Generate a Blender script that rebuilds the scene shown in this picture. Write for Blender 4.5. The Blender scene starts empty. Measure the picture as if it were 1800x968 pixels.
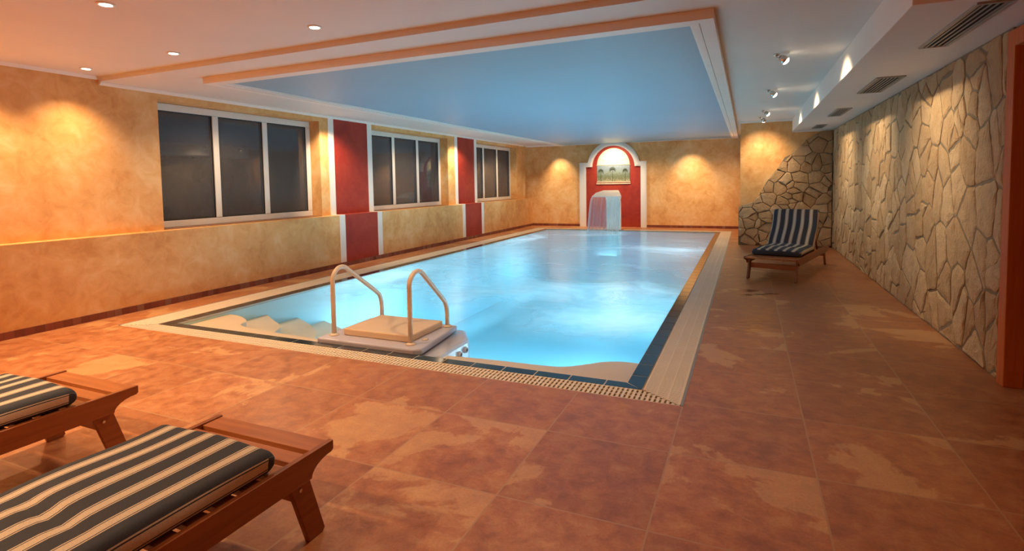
import bpy, bmesh, math, random
from mathutils import Vector, Matrix
random.seed(7)
C = bpy.context.scene.collection
PI = math.pi

# ------------------------------------------------------------------ camera
F, CX, CY = 946.98, 900.0, 376.3
YAW, PITCH, ROLL, H = -0.4112, 0.0577, -0.0171, 1.3
fw = Vector((math.sin(YAW)*math.cos(PITCH), math.cos(YAW)*math.cos(PITCH), -math.sin(PITCH)))
rt = Vector((math.cos(YAW), -math.sin(YAW), 0)); up = rt.cross(fw)
r2 = math.cos(ROLL)*rt + math.sin(ROLL)*up
u2 = -math.sin(ROLL)*rt + math.cos(ROLL)*up
cd = bpy.data.cameras.new('camera'); cam = bpy.data.objects.new('camera', cd); C.objects.link(cam)
M_ = Matrix((r2, u2, -fw)).transposed().to_4x4(); M_.translation = Vector((0, 0, H))
cam.matrix_world = M_
cd.sensor_fit = 'HORIZONTAL'; cd.sensor_width = 36; cd.lens = F/1800*36
cd.shift_x = 0.0; cd.shift_y = (CY-484)/1800; cd.clip_start = 0.02; cd.clip_end = 100
bpy.context.scene.camera = cam

# ------------------------------------------------------------------ world, exposure
sc = bpy.context.scene
w = bpy.data.worlds.new('night'); sc.world = w; w.use_nodes = True
w.node_tree.nodes['Background'].inputs[0].default_value = (0.012, 0.016, 0.03, 1)
w.node_tree.nodes['Background'].inputs[1].default_value = 1.0
sc.view_settings.view_transform = 'Standard'; sc.view_settings.look = 'None'
sc.view_settings.gamma = 1.0; sc.view_settings.use_curve_mapping = False
sc.view_settings.exposure = 0.22

WARM = (1.0, 0.63, 0.33); WARM2 = (1.0, 0.68, 0.38); SPOTC = (1.0, 0.74, 0.46); POOLC = (0.64, 0.87, 1.0)
P_DOWN = 72; P_HIDDEN = 78; P_WASH = 150; P_SPOT = 92; P_POOL = 1.3; P_FILL = 55

def spot(name, loc, target, power, angle, color, blend=0.5, radius=0.04, parent=None):
    d = bpy.data.lights.new(name, 'SPOT'); d.energy = power; d.spot_size = math.radians(angle)
    d.spot_blend = blend; d.color = color; d.shadow_soft_size = radius
    o = bpy.data.objects.new(name, d); C.objects.link(o)
    o.location = loc
    o.rotation_euler = (Vector(target)-Vector(loc)).to_track_quat('-Z', 'Y').to_euler()
    if parent:
        o.parent = parent; o.matrix_parent_inverse = Matrix.Identity(4)
        o.location = Vector(loc)-parent.location
    return o
def area(name, loc, target, power, sx, sy, color):
    d = bpy.data.lights.new(name, 'AREA'); d.shape = 'RECTANGLE'; d.size = sx; d.size_y = sy
    d.energy = power; d.color = color
    o = bpy.data.objects.new(name, d); C.objects.link(o); o.location = loc
    o.rotation_euler = (Vector(target)-Vector(loc)).to_track_quat('-Z', 'Y').to_euler()
    return o

# main dimensions (metres)
ZN, ZC, ZF, ZBL, ZS = 2.463, 2.416, 2.351, 2.378, 2.187      # near ceiling, main ceiling, hanging frame, blue field, boxed duct
XU, XL, XG, XR = -6.14, -5.962, -6.33, 1.483
YBM, YB, YP, YD = 3.465, 15.27, 11.557, 4.28
ZL = 0.831
GX0, GX1, GY0, GY1 = -5.53, -0.33, 3.165, 14.52              # outer edge of gratings
DX0, DX1, DY0, DY1 = -5.20, -0.59, 3.335, 14.26              # outer edge of dark tiles
WX0, WX1, WY0, WY1 = -5.07, -0.70, 3.43, 14.13               # water
ZW = -0.015

# underwater lamps: in the right pool wall facing left, unseen ones added near the left wall and over the pool floor
for (x, y, z, tx, ty, tz, p, sx_, sy_) in [(-4.35, 6.4, -.62, -6, 6.4, -.62, 16, 1.6, .5), (-4.35, 11.6, -.6, -6, 11.6, -.6, 12, 1.6, .5), (-4.3, 9.0, -.7, -6, 9.0, -.7, 7, 1.6, .5),
      (-.80, 9.6, -.7, -3.4, 9.4, -1.0, 12, .5, .4), (-.80, 6.0, -.7, -3.4, 6.6, -1.1, 8, .5, .4), (-.80, 12.2, -.7, -3.4, 11.2, -1.0, 7, .5, .4),
      (-.78, 5.1, -.85, -1.6, 5.1, -.2, 7, .4, .3), (-.78, 6.4, -.95, -2.6, 6.1, -.2, 12, .4, .3), (-.78, 10.4, -.8, -1.8, 10.4, -.2, 10, .5, .3), (-3.4, 14.05, -.8, -3.4, 13.0, -.1, 9, .5, .3), (-2.7, 9.9, -.25, -2.7, 9.9, -2, 14, .5, .5), (-2.0, 7.2, -.25, -2.0, 7.2, -2, 13, .5, .5), (-4.2, 12.6, -.25, -4.2, 12.6, -2, 8, .5, .5), (-3.6, 6.9, -.3, -3.6, 6.9, -2, 7, .5, .5), (-2.6, 5.4, -.3, -2.6, 5.4, -2, 7, .8, .8), (-1.8, 11.5, -.25, -1.8, 11.5, -2, 7, .5, .5)]:
    area('unseen_pool_light', (x, y, z), (tx, ty, tz), p*P_POOL, sx_, sy_, POOLC)
# unseen warm fill lamps added along the main ceiling
for (x, y, p) in [(-5.5, 4.9, 1.1), (-5.5, 9.0, 1.3), (-5.5, 13.3, 1.5), (-.4, 13.9, 1.2), (-2.3, 14.0, 1.3)]:
    spot('warm_fill_lamp', (x, y, 2.33), (x, y, 0), P_FILL*p, 150, WARM2, .7, .05)

# ------------------------------------------------------------------ node helpers
def mat(name):
    m = bpy.data.materials.new(name); m.use_nodes = True
    nt = m.node_tree; b = nt.nodes['Principled BSDF']
    return m, nt, b
def N(nt, t, **kw):
    n = nt.nodes.new(t)
    for k, v in kw.items(): setattr(n, k, v)
    return n
def L(nt, a, b): nt.links.new(a, b)
def ramp(nt, src, stops, interp='LINEAR'):
    r = N(nt, 'ShaderNodeValToRGB'); r.color_ramp.interpolation = interp
    e = r.color_ramp.elements
    while len(e) < len(stops): e.new(0.5)
    for i, (p, c) in enumerate(stops):
        e[i].position = p; e[i].color = (*c, 1) if len(c) == 3 else c
    L(nt, src, r.inputs[0]); return r.outputs[0]
def noise(nt, vec, scale, detail=4, rough=.5, dist=0.0):
    n = N(nt, 'ShaderNodeTexNoise'); n.inputs['Scale'].default_value = scale
    n.inputs['Detail'].default_value = detail; n.inputs['Roughness'].default_value = rough
    n.inputs['Distortion'].default_value = dist
    if vec is not None: L(nt, vec, n.inputs['Vector'])
    return n.outputs[0]
def mixc(nt, fac, a, b, mode='MIX'):
    m = N(nt, 'ShaderNodeMix', data_type='RGBA', blend_type=mode)
    for i, v in ((0, fac), (6, a), (7, b)):
        if isinstance(v, (int, float)): m.inputs[i].default_value = v
        elif isinstance(v, tuple): m.inputs[i].default_value = (*v, 1) if len(v) == 3 else v
        else: L(nt, v, m.inputs[i])
    return m.outputs[2]
def math_(nt, op, a, b=None, c=None):
    m = N(nt, 'ShaderNodeMath', operation=op)
    for i, v in enumerate((a, b, c)):
        if v is None: continue
        if isinstance(v, (int, float)): m.inputs[i].default_value = v
        else: L(nt, v, m.inputs[i])
    return m.outputs[0]
def pos(nt): return N(nt, 'ShaderNodeTexCoord').outputs['Object']
def bump(nt, b, h, strength=.2, dist=.01):
    n = N(nt, 'ShaderNodeBump'); n.inputs['Strength'].default_value = strength
    n.inputs['Distance'].default_value = dist
    L(nt, h, n.inputs['Height']); L(nt, n.outputs[0], b.inputs['Normal'])
def plain(name, col, rough=.5, metal=0.0, var=.06, scale=8, bs=0.0):
    m, nt, b = mat(name); p = pos(nt); n = noise(nt, p, scale)
    a = tuple(max(0, c*(1-var)) for c in col); c2 = tuple(min(1, c*(1+var)) for c in col)
    L(nt, ramp(nt, n, [(.3, a), (.7, c2)]), b.inputs['Base Color'])
    b.inputs['Roughness'].default_value = rough; b.inputs['Metallic'].default_value = metal
    if bs: bump(nt, b, noise(nt, p, scale*8), bs, .003)
    return m
def emis(name, col, s):
    m, nt, b = mat(name); b.inputs['Base Color'].default_value = (.8, .8, .8, 1)
    b.inputs['Emission Color'].default_value = (*col, 1); b.inputs['Emission Strength'].default_value = s
    return m

# ------------------------------------------------------------------ materials
def plaster(name, lo, mid, hi):
    m, nt, b = mat(name); p = pos(nt)
    n1 = noise(nt, p, 1.6, 5, .6, .6); n2 = noise(nt, p, 6.0, 4, .6, 1.0)
    f = math_(nt, 'ADD', math_(nt, 'MULTIPLY', n1, .6), math_(nt, 'MULTIPLY', n2, .4))
    L(nt, ramp(nt, f, [(.36, lo), (.5, mid), (.64, hi)]), b.inputs['Base Color'])
    b.inputs['Roughness'].default_value = .62
    bump(nt, b, n2, .12, .01); return m
M = {}
M['ochre'] = plaster('ochre_plaster', (.64, .295, .082), (.77, .42, .15), (.84, .55, .26))
M['red'] = plaster('red_plaster', (.27, .016, .009), (.36, .026, .012), (.41, .045, .018))
M['white'] = plain('white_paint', (.78, .74, .69), .6, 0, .02, 2)
M['white_trim'] = plain('white_trim_paint', (.85, .80, .74), .45, 0, .02, 3)
M['blue'] = plain('blue_ceiling_paint', (.30, .47, .60), .5, 0, .03, .7)
M['frame'] = plain('window_frame_plastic', (.78, .74, .68), .25, 0, .02)
M['chrome'] = plain('brushed_metal', (.6, .58, .55), .25, 1.0)
M['dark'] = plain('dark_void', (.01, .01, .01), .8)  # near-black colour standing in for unlit depth
M['rail'] = plain('cream_rail_enamel', (.72, .60, .46), .22, 0, .02)
M['brownsill'] = plain('brown_sill', (.30, .13, .06), .4)
M['stepjet'] = plain('pale_blue_plastic', (.16, .36, .55), .4)
M['hatch'] = plain('cream_board_plastic', (.74, .56, .38), .45, 0, .03)
M['plinth'] = plain('lilac_plinth_plastic', (.50, .50, .60), .3, 0, .04, 3)
M['liner'] = plain('pool_liner', (.56, .78, .80), .6, 0, .05, 1.0)
M['shelf'] = plain('sand_step_liner', (.78, .62, .46), .6, 0, .05, 2)
M['grate'] = plain('cream_grate_plastic', (.80, .68, .52), .4, 0, .03, 4)
M['gutter'] = plain('gutter_dark', (.10, .07, .05), .7)
M['duct'] = plain('vent_metal', (.32, .32, .31), .4, .3)
M['navy'] = plain('rubber_dark', (.02, .02, .025), .6)
M['lens'] = emis('lamp_lens', (1.0, .86, .66), 14)

def wood(name, a, b_, axis='Y', rough=.35):
    m, nt, b = mat(name); p = pos(nt)
    mp = N(nt, 'ShaderNodeMapping'); s = {'X': (1.5, 22, 22), 'Y': (22, 1.5, 22), 'Z': (22, 22, 1.5)}[axis]
    mp.inputs['Scale'].default_value = s; L(nt, p, mp.inputs['Vector'])
    n = noise(nt, mp.outputs[0], 1.4, 5, .6, .4)
    L(nt, ramp(nt, n, [(.3, a), (.7, b_)]), b.inputs['Base Color'])
    b.inputs['Roughness'].default_value = rough; bump(nt, b, n, .08, .004); return m
M['wood'] = wood('oiled_teak', (.23, .062, .018), (.36, .11, .032), 'Y')
M['woodx'] = wood('oiled_teak_slats', (.34, .10, .028), (.50, .17, .05), 'X')
M['door'] = wood('orange_door_wood', (.50, .11, .02), (.60, .16, .03), 'Z', .6)
M['doorleaf'] = wood('brown_door_wood', (.16, .05, .02), (.22, .07, .025), 'Z', .3)

# tiled floor
m, nt, b = mat('rust_stone_tiles'); p = pos(nt)
sx = N(nt, 'ShaderNodeSeparateXYZ'); L(nt, p, sx.inputs[0])
TX, TY = .62, .63
ux = math_(nt, 'DIVIDE', math_(nt, 'ADD', sx.outputs[0], .33+TX*40), TX)
uy = math_(nt, 'DIVIDE', math_(nt, 'ADD', sx.outputs[1], -1.965+TY*40), TY)
fx, fy = math_(nt, 'FLOOR', ux), math_(nt, 'FLOOR', uy)
cx_ = N(nt, 'ShaderNodeCombineXYZ'); L(nt, fx, cx_.inputs[0]); L(nt, fy, cx_.inputs[1])
wn = N(nt, 'ShaderNodeTexWhiteNoise', noise_dimensions='3D'); L(nt, cx_.outputs[0], wn.inputs[0])
off = N(nt, 'ShaderNodeVectorMath', operation='MULTIPLY_ADD'); L(nt, wn.outputs['Color'], off.inputs[0])
off.inputs[1].default_value = (30, 30, 30); L(nt, p, off.inputs[2])
n_big = noise(nt, off.outputs[0], 1.6, 6, .6, .5)
n_fine = noise(nt, off.outputs[0], 11, 6, .65, .3)
n_sp = noise(nt, p, 90, 3, .6)
base = ramp(nt, n_fine, [(.28, (.30, .098, .036)), (.5, (.46, .175, .068)), (.74, (.58, .29, .13))])
shade = ramp(nt, wn.outputs['Value'], [(0, (.88, .85, .84)), (1, (1.06, 1.06, 1.05))])
base = mixc(nt, 1.0, base, shade, 'MULTIPLY')
patch = ramp(nt, math_(nt, 'ADD', n_big, math_(nt, 'MULTIPLY', math_(nt, 'SUBTRACT', wn.outputs['Value'], .5), .10)),
             [(.575, (0, 0, 0)), (.60, (1, 1, 1))])
col = mixc(nt, math_(nt, 'MULTIPLY', patch, .62), base, mixc(nt, n_fine, (.62, .33, .14), (.72, .42, .19)))
dk = ramp(nt, n_big, [(.36, (1, 1, 1)), (.42, (0, 0, 0))])
col = mixc(nt, math_(nt, 'MULTIPLY', dk, .3), col, (.20, .062, .03))
spk = ramp(nt, n_sp, [(.3, (.88, .88, .88)), (.7, (1.06, 1.06, 1.06))]); col = mixc(nt, 1.0, col, spk, 'MULTIPLY')
def edge(u, wd):
    fr = math_(nt, 'FRACT', u); a = math_(nt, 'MINIMUM', fr, math_(nt, 'SUBTRACT', 1.0, fr))
    return math_(nt, 'LESS_THAN', a, wd)
g = math_(nt, 'MAXIMUM', edge(ux, .006), edge(uy, .006))
col = mixc(nt, g, col, (.46, .26, .13))
L(nt, col, b.inputs['Base Color'])
L(nt, ramp(nt, n_fine, [(.3, (.30, .30, .30)), (.7, (.46, .46, .46))]), b.inputs['Roughness'])
bump(nt, b, math_(nt, 'SUBTRACT', n_fine, math_(nt, 'MULTIPLY', g, .6)), .16, .006)
M['floor'] = m

# small mosaic skirting
m, nt, b = mat('mosaic_skirting'); p = pos(nt)
sx = N(nt, 'ShaderNodeSeparateXYZ'); L(nt, p, sx.inputs[0])
u = math_(nt, 'MULTIPLY', math_(nt, 'ADD', math_(nt, 'ADD', sx.outputs[0], sx.outputs[1]), 40.0), 1/.075)
wn = N(nt, 'ShaderNodeTexWhiteNoise', noise_dimensions='1D'); L(nt, math_(nt, 'FLOOR', u), wn.inputs['W'])
fr = math_(nt, 'FRACT', u); e = math_(nt, 'LESS_THAN', fr, .06)
L(nt, mixc(nt, e, ramp(nt, wn.outputs['Value'], [(0, (.16, .035, .02)), (.7, (.24, .06, .035)), (1, (.26, .13, .09))]), (.12, .06, .04)), b.inputs['Base Color'])
b.inputs['Roughness'].default_value = .4; M['mosaic'] = m

# dark glazed edge tiles (joint every 24 cm, mesh is divided too)
m, nt, b = mat('dark_glazed_tile'); p = pos(nt)
L(nt, ramp(nt, noise(nt, p, 3), [(.3, (.012, .022, .032)), (.7, (.025, .04, .055))]), b.inputs['Base Color'])
b.inputs['Roughness'].default_value = .12; M['dtile'] = m
M['joint'] = plain('pale_joint', (.50, .46, .40), .6)

# stone
def stone_mat(name, lo, hi):
    m, nt, b = mat(name); p = pos(nt)
    at_ = N(nt, 'ShaderNodeAttribute', attribute_name='tone')
    n = noise(nt, p, 9, 6, .65); n2 = noise(nt, p, 40, 5, .7)
    c = mixc(nt, at_.outputs['Fac'], lo, hi)
    c = mixc(nt, 1.0, c, ramp(nt, n, [(.3, (.84, .81, .77)), (.7, (1.1, 1.08, 1.05))]), 'MULTIPLY')
    L(nt, c, b.inputs['Base Color']); b.inputs['Roughness'].default_value = .8
    bump(nt, b, math_(nt, 'ADD', n, math_(nt, 'MULTIPLY', n2, .5)), .9, .025); return m
M['stone'] = stone_mat('sandstone', (.46, .31, .16), (.62, .46, .27))
M['stone2'] = stone_mat('brown_sandstone', (.50, .32, .16), (.68, .47, .27))
M['mortar'] = plain('grey_mortar', (.22, .175, .115), .9, 0, .2, 12, .3)

# striped cushion cloth: stripes follow the arc-length coordinate across the cushion
m, nt, b = mat('striped_cushion_cloth')
uv = N(nt, 'ShaderNodeUVMap', uv_map='UVMap'); s = N(nt, 'ShaderNodeSeparateXYZ'); L(nt, uv.outputs[0], s.inputs[0])
PER = .104
u = math_(nt, 'FRACT', math_(nt, 'DIVIDE', math_(nt, 'ADD', s.outputs[0], PER*50.5), PER))
d_ = math_(nt, 'ABSOLUTE', math_(nt, 'SUBTRACT', u, .5))          # 0 in the middle of a cream stripe
cream = math_(nt, 'LESS_THAN', d_, .215)
thin = math_(nt, 'MULTIPLY', math_(nt, 'GREATER_THAN', d_, .135), math_(nt, 'LESS_THAN', d_, .17))
f = math_(nt, 'SUBTRACT', cream, math_(nt, 'MULTIPLY', thin, cream))
endm = math_(nt, 'GREATER_THAN', s.outputs[1], .5); f = math_(nt, 'MULTIPLY', f, math_(nt, 'SUBTRACT', 1.0, endm))
p = pos(nt); nn = noise(nt, p, 300, 2)
c = mixc(nt, f, (.042, .048, .066), (.66, .55, .42))
c = mixc(nt, 1.0, c, ramp(nt, nn, [(.3, (.85, .85, .85)), (.7, (1.1, 1.1, 1.1))]), 'MULTIPLY')
L(nt, c, b.inputs['Base Color']); b.inputs['Roughness'].default_value = .85
bump(nt, b, nn, .3, .001); M['cloth'] = m

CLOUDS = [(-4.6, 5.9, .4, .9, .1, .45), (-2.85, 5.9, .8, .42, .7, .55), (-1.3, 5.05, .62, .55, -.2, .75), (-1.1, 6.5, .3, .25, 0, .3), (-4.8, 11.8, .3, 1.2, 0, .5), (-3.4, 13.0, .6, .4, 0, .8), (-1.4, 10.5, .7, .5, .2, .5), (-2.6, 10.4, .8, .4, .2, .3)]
# water: surface only, clear body over the lit basin
m = bpy.data.materials.new('pool_water'); m.use_nodes = True; nt = m.node_tree; nt.nodes.clear()
out = N(nt, 'ShaderNodeOutputMaterial'); mx = N(nt, 'ShaderNodeMixShader'); tr = N(nt, 'ShaderNodeBsdfTransparent')
gl = N(nt, 'ShaderNodeBsdfGlossy'); fr = N(nt, 'ShaderNodeFresnel'); fr.inputs[0].default_value = 1.33
tr.inputs[0].default_value = (1, 1, 1, 1); gl.inputs['Roughness'].default_value = .19
bp = N(nt, 'ShaderNodeBump'); bp.inputs['Strength'].default_value = .25; bp.inputs['Distance'].default_value = .02
p = pos(nt); L(nt, noise(nt, p, 2.2, 3, .5, .5), bp.inputs['Height']); L(nt, bp.outputs[0], gl.inputs['Normal'])
# fine air bubbles stirred in by the jets: milky streaks just under the surface, clear along the near steps
def cloud(x, y, rx, ry, rot=0.0):
    mp = N(nt, 'ShaderNodeMapping', vector_type='TEXTURE'); mp.inputs['Location'].default_value = (x, y, ZW)
    mp.inputs['Rotation'].default_value = (0, 0, rot); mp.inputs['Scale'].default_value = (rx, ry, 1); L(nt, wp, mp.inputs['Vector'])
    ln = N(nt, 'ShaderNodeVectorMath', operation='LENGTH'); L(nt, mp.outputs[0], ln.inputs[0])
    r2_ = math_(nt, 'MULTIPLY', ln.outputs['Value'], ln.outputs['Value'])
    return math_(nt, 'POWER', 2.718, math_(nt, 'MULTIPLY', r2_, -1.0))
wpn = N(nt, 'ShaderNodeNewGeometry').outputs['Position']
dn = N(nt, 'ShaderNodeTexNoise'); dn.inputs['Scale'].default_value = .9; dn.inputs['Detail'].default_value = 3; L(nt, wpn, dn.inputs['Vector'])
ds = N(nt, 'ShaderNodeVectorMath', operation='MULTIPLY_ADD'); L(nt, dn.outputs['Color'], ds.inputs[0]); ds.inputs[1].default_value = (1.5, 1.5, 0)
sb = N(nt, 'ShaderNodeVectorMath', operation='SUBTRACT'); L(nt, wpn, sb.inputs[0]); sb.inputs[1].default_value = (.75, .75, 0); L(nt, sb.outputs[0], ds.inputs[2])
wp = ds.outputs[0]
acc = None
for c_ in CLOUDS:
    g_ = cloud(*c_[:5]); g_ = math_(nt, 'MULTIPLY', g_, c_[5]); acc = g_ if acc is None else math_(nt, 'ADD', acc, g_)
mps = N(nt, 'ShaderNodeMapping'); mps.inputs['Scale'].default_value = (.8, 1.6, 1); mps.inputs['Rotation'].default_value = (0, 0, .5); L(nt, wp, mps.inputs['Vector'])
ns = noise(nt, mps.outputs[0], 1.0, 5, .55, 1.2)
sw = ramp(nt, ns, [(.32, (.0, .0, .0)), (.72, (1, 1, 1))])
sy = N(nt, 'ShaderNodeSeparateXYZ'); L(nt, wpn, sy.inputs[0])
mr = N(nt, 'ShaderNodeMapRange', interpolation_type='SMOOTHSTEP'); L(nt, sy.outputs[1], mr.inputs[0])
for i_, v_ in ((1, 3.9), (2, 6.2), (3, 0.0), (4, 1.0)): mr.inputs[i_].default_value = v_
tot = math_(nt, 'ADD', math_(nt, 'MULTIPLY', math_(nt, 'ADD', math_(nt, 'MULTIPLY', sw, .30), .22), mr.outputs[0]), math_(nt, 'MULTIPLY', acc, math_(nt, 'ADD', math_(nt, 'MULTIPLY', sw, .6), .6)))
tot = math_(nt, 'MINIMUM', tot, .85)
milk = N(nt, 'ShaderNodeBsdfTranslucent'); milk.inputs[0].default_value = (.86, .93, .95, 1)
mdf = N(nt, 'ShaderNodeBsdfDiffuse'); mdf.inputs[0].default_value = (.80, .90, .94, 1)
mm = N(nt, 'ShaderNodeMixShader'); mm.inputs[0].default_value = .25; L(nt, milk.outputs[0], mm.inputs[1]); L(nt, mdf.outputs[0], mm.inputs[2])
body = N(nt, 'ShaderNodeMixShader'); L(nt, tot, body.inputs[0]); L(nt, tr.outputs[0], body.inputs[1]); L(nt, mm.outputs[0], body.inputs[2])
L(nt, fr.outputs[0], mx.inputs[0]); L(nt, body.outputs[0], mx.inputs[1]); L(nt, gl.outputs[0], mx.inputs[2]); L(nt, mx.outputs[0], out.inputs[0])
va = N(nt, 'ShaderNodeVolumeAbsorption'); va.inputs[0].default_value = (.50, .87, .965, 1); va.inputs[1].default_value = .24
L(nt, va.outputs[0], out.inputs[1]); M['water'] = m
m = bpy.data.materials.new('pool_water_body'); m.use_nodes = True; nt = m.node_tree; nt.nodes.clear()
out = N(nt, 'ShaderNodeOutputMaterial'); tr = N(nt, 'ShaderNodeBsdfTransparent'); L(nt, tr.outputs[0], out.inputs[0])
va = N(nt, 'ShaderNodeVolumeAbsorption'); va.inputs[0].default_value = (.50, .87, .965, 1); va.inputs[1].default_value = .24
L(nt, va.outputs[0], out.inputs[1]); M['waterside'] = m
# falling water sheet: half clear, streaked, with a soft white scatter
m = bpy.data.materials.new('falling_water'); m.use_nodes = True; nt = m.node_tree; nt.nodes.clear()
out = N(nt, 'ShaderNodeOutputMaterial'); mx = N(nt, 'ShaderNodeMixShader'); tr = N(nt, 'ShaderNodeBsdfTransparent')
df = N(nt, 'ShaderNodeBsdfDiffuse'); df.inputs[0].default_value = (.84, .82, .78, 1)
gl = N(nt, 'ShaderNodeBsdfGlossy'); gl.inputs['Roughness'].default_value = .2; mg = N(nt, 'ShaderNodeMixShader'); mg.inputs[0].default_value = .25
tr.inputs[0].default_value = (.93, .95, .95, 1)
p = pos(nt); mp = N(nt, 'ShaderNodeMapping'); mp.inputs['Scale'].default_value = (26, .6, .6); L(nt, p, mp.inputs['Vector'])
n = noise(nt, mp.outputs[0], 1.0, 3, .6)
uvn = N(nt, 'ShaderNodeUVMap', uv_map='UVMap'); s = N(nt, 'ShaderNodeSeparateXYZ'); L(nt, uvn.outputs[0], s.inputs[0])
ed = ramp(nt, math_(nt, 'ABSOLUTE', math_(nt, 'SUBTRACT', s.outputs[0], .5)), [(.42, (0, 0, 0)), (.5, (1, 1, 1))])
a = math_(nt, 'ADD', ramp(nt, n, [(.3, (.22, .22, .22)), (.7, (.46, .46, .46))]), math_(nt, 'MULTIPLY', ed, .4))
L(nt, df.outputs[0], mg.inputs[1]); L(nt, gl.outputs[0], mg.inputs[2])
L(nt, a, mx.inputs[0]); L(nt, tr.outputs[0], mx.inputs[1]); L(nt, mg.outputs[0], mx.inputs[2]); L(nt, mx.outputs[0], out.inputs[0])
M['fall'] = m
# window glass
m = bpy.data.materials.new('window_glass'); m.use_nodes = True; nt = m.node_tree; nt.nodes.clear()
out = N(nt, 'ShaderNodeOutputMaterial'); mx = N(nt, 'ShaderNodeMixShader'); tr = N(nt, 'ShaderNodeBsdfTransparent')
gl = N(nt, 'ShaderNodeBsdfGlossy'); fr = N(nt, 'ShaderNodeFresnel'); fr.inputs[0].default_value = 2.1
tr.inputs[0].default_value = (.8, .82, .85, 1); gl.inputs['Roughness'].default_value = .02
L(nt, fr.outputs[0], mx.inputs[0]); L(nt, tr.outputs[0], mx.inputs[1]); L(nt, gl.outputs[0], mx.inputs[2]); L(nt, mx.outputs[0], out.inputs[0])
M['glass'] = m
# insect screen behind the glass
m, nt, b = mat('grey_screen_mesh'); p = pos(nt)
vo = N(nt, 'ShaderNodeTexVoronoi'); vo.inputs['Scale'].default_value = 110; L(nt, p, vo.inputs['Vector'])
L(nt, ramp(nt, vo.outputs['Distance'], [(.2, (.36, .35, .37)), (.7, (.22, .215, .235))]), b.inputs['Base Color'])
L(nt, ramp(nt, vo.outputs['Distance'], [(.2, (.26, .26, .26)), (.7, (.06, .06, .06))]), b.inputs['Alpha'])
b.inputs['Roughness'].default_value = .9; M['screen'] = m
# mural
m, nt, b = mat('mural_landscape'); p = pos(nt); s = N(nt, 'ShaderNodeSeparateXYZ'); L(nt, p, s.inputs[0])
n = noise(nt, p, 24, 5, .7, .8)
h = math_(nt, 'ADD', s.outputs[2], math_(nt, 'MULTIPLY', math_(nt, 'SUBTRACT', n, .5), .55))
c = ramp(nt, math_(nt, 'DIVIDE', math_(nt, 'SUBTRACT', h, 1.30), .5), [(.0, (.34, .32, .20)), (.2, (.11, .14, .07)), (.42, (.16, .20, .15)), (.55, (.20, .26, .26)), (.75, (.17, .24, .30)), (1, (.26, .32, .36))])
L(nt, c, b.inputs['Base Color']); b.inputs['Roughness'].default_value = .7; M['mural'] = m
M['lunette'] = plain('pale_yellow_lunette', (.80, .74, .50), .6, 0, .1, 7)
M['lead'] = plain('thin_grey_paint_line', (.38, .36, .26), .6)
M['palm'] = plain('dark_green_paint', (.04, .06, .03), .7, 0, .3, 30)
M['sill'] = plain('painted_sill_cream', (.66, .52, .36), .6, 0, .15, 20)

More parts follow.
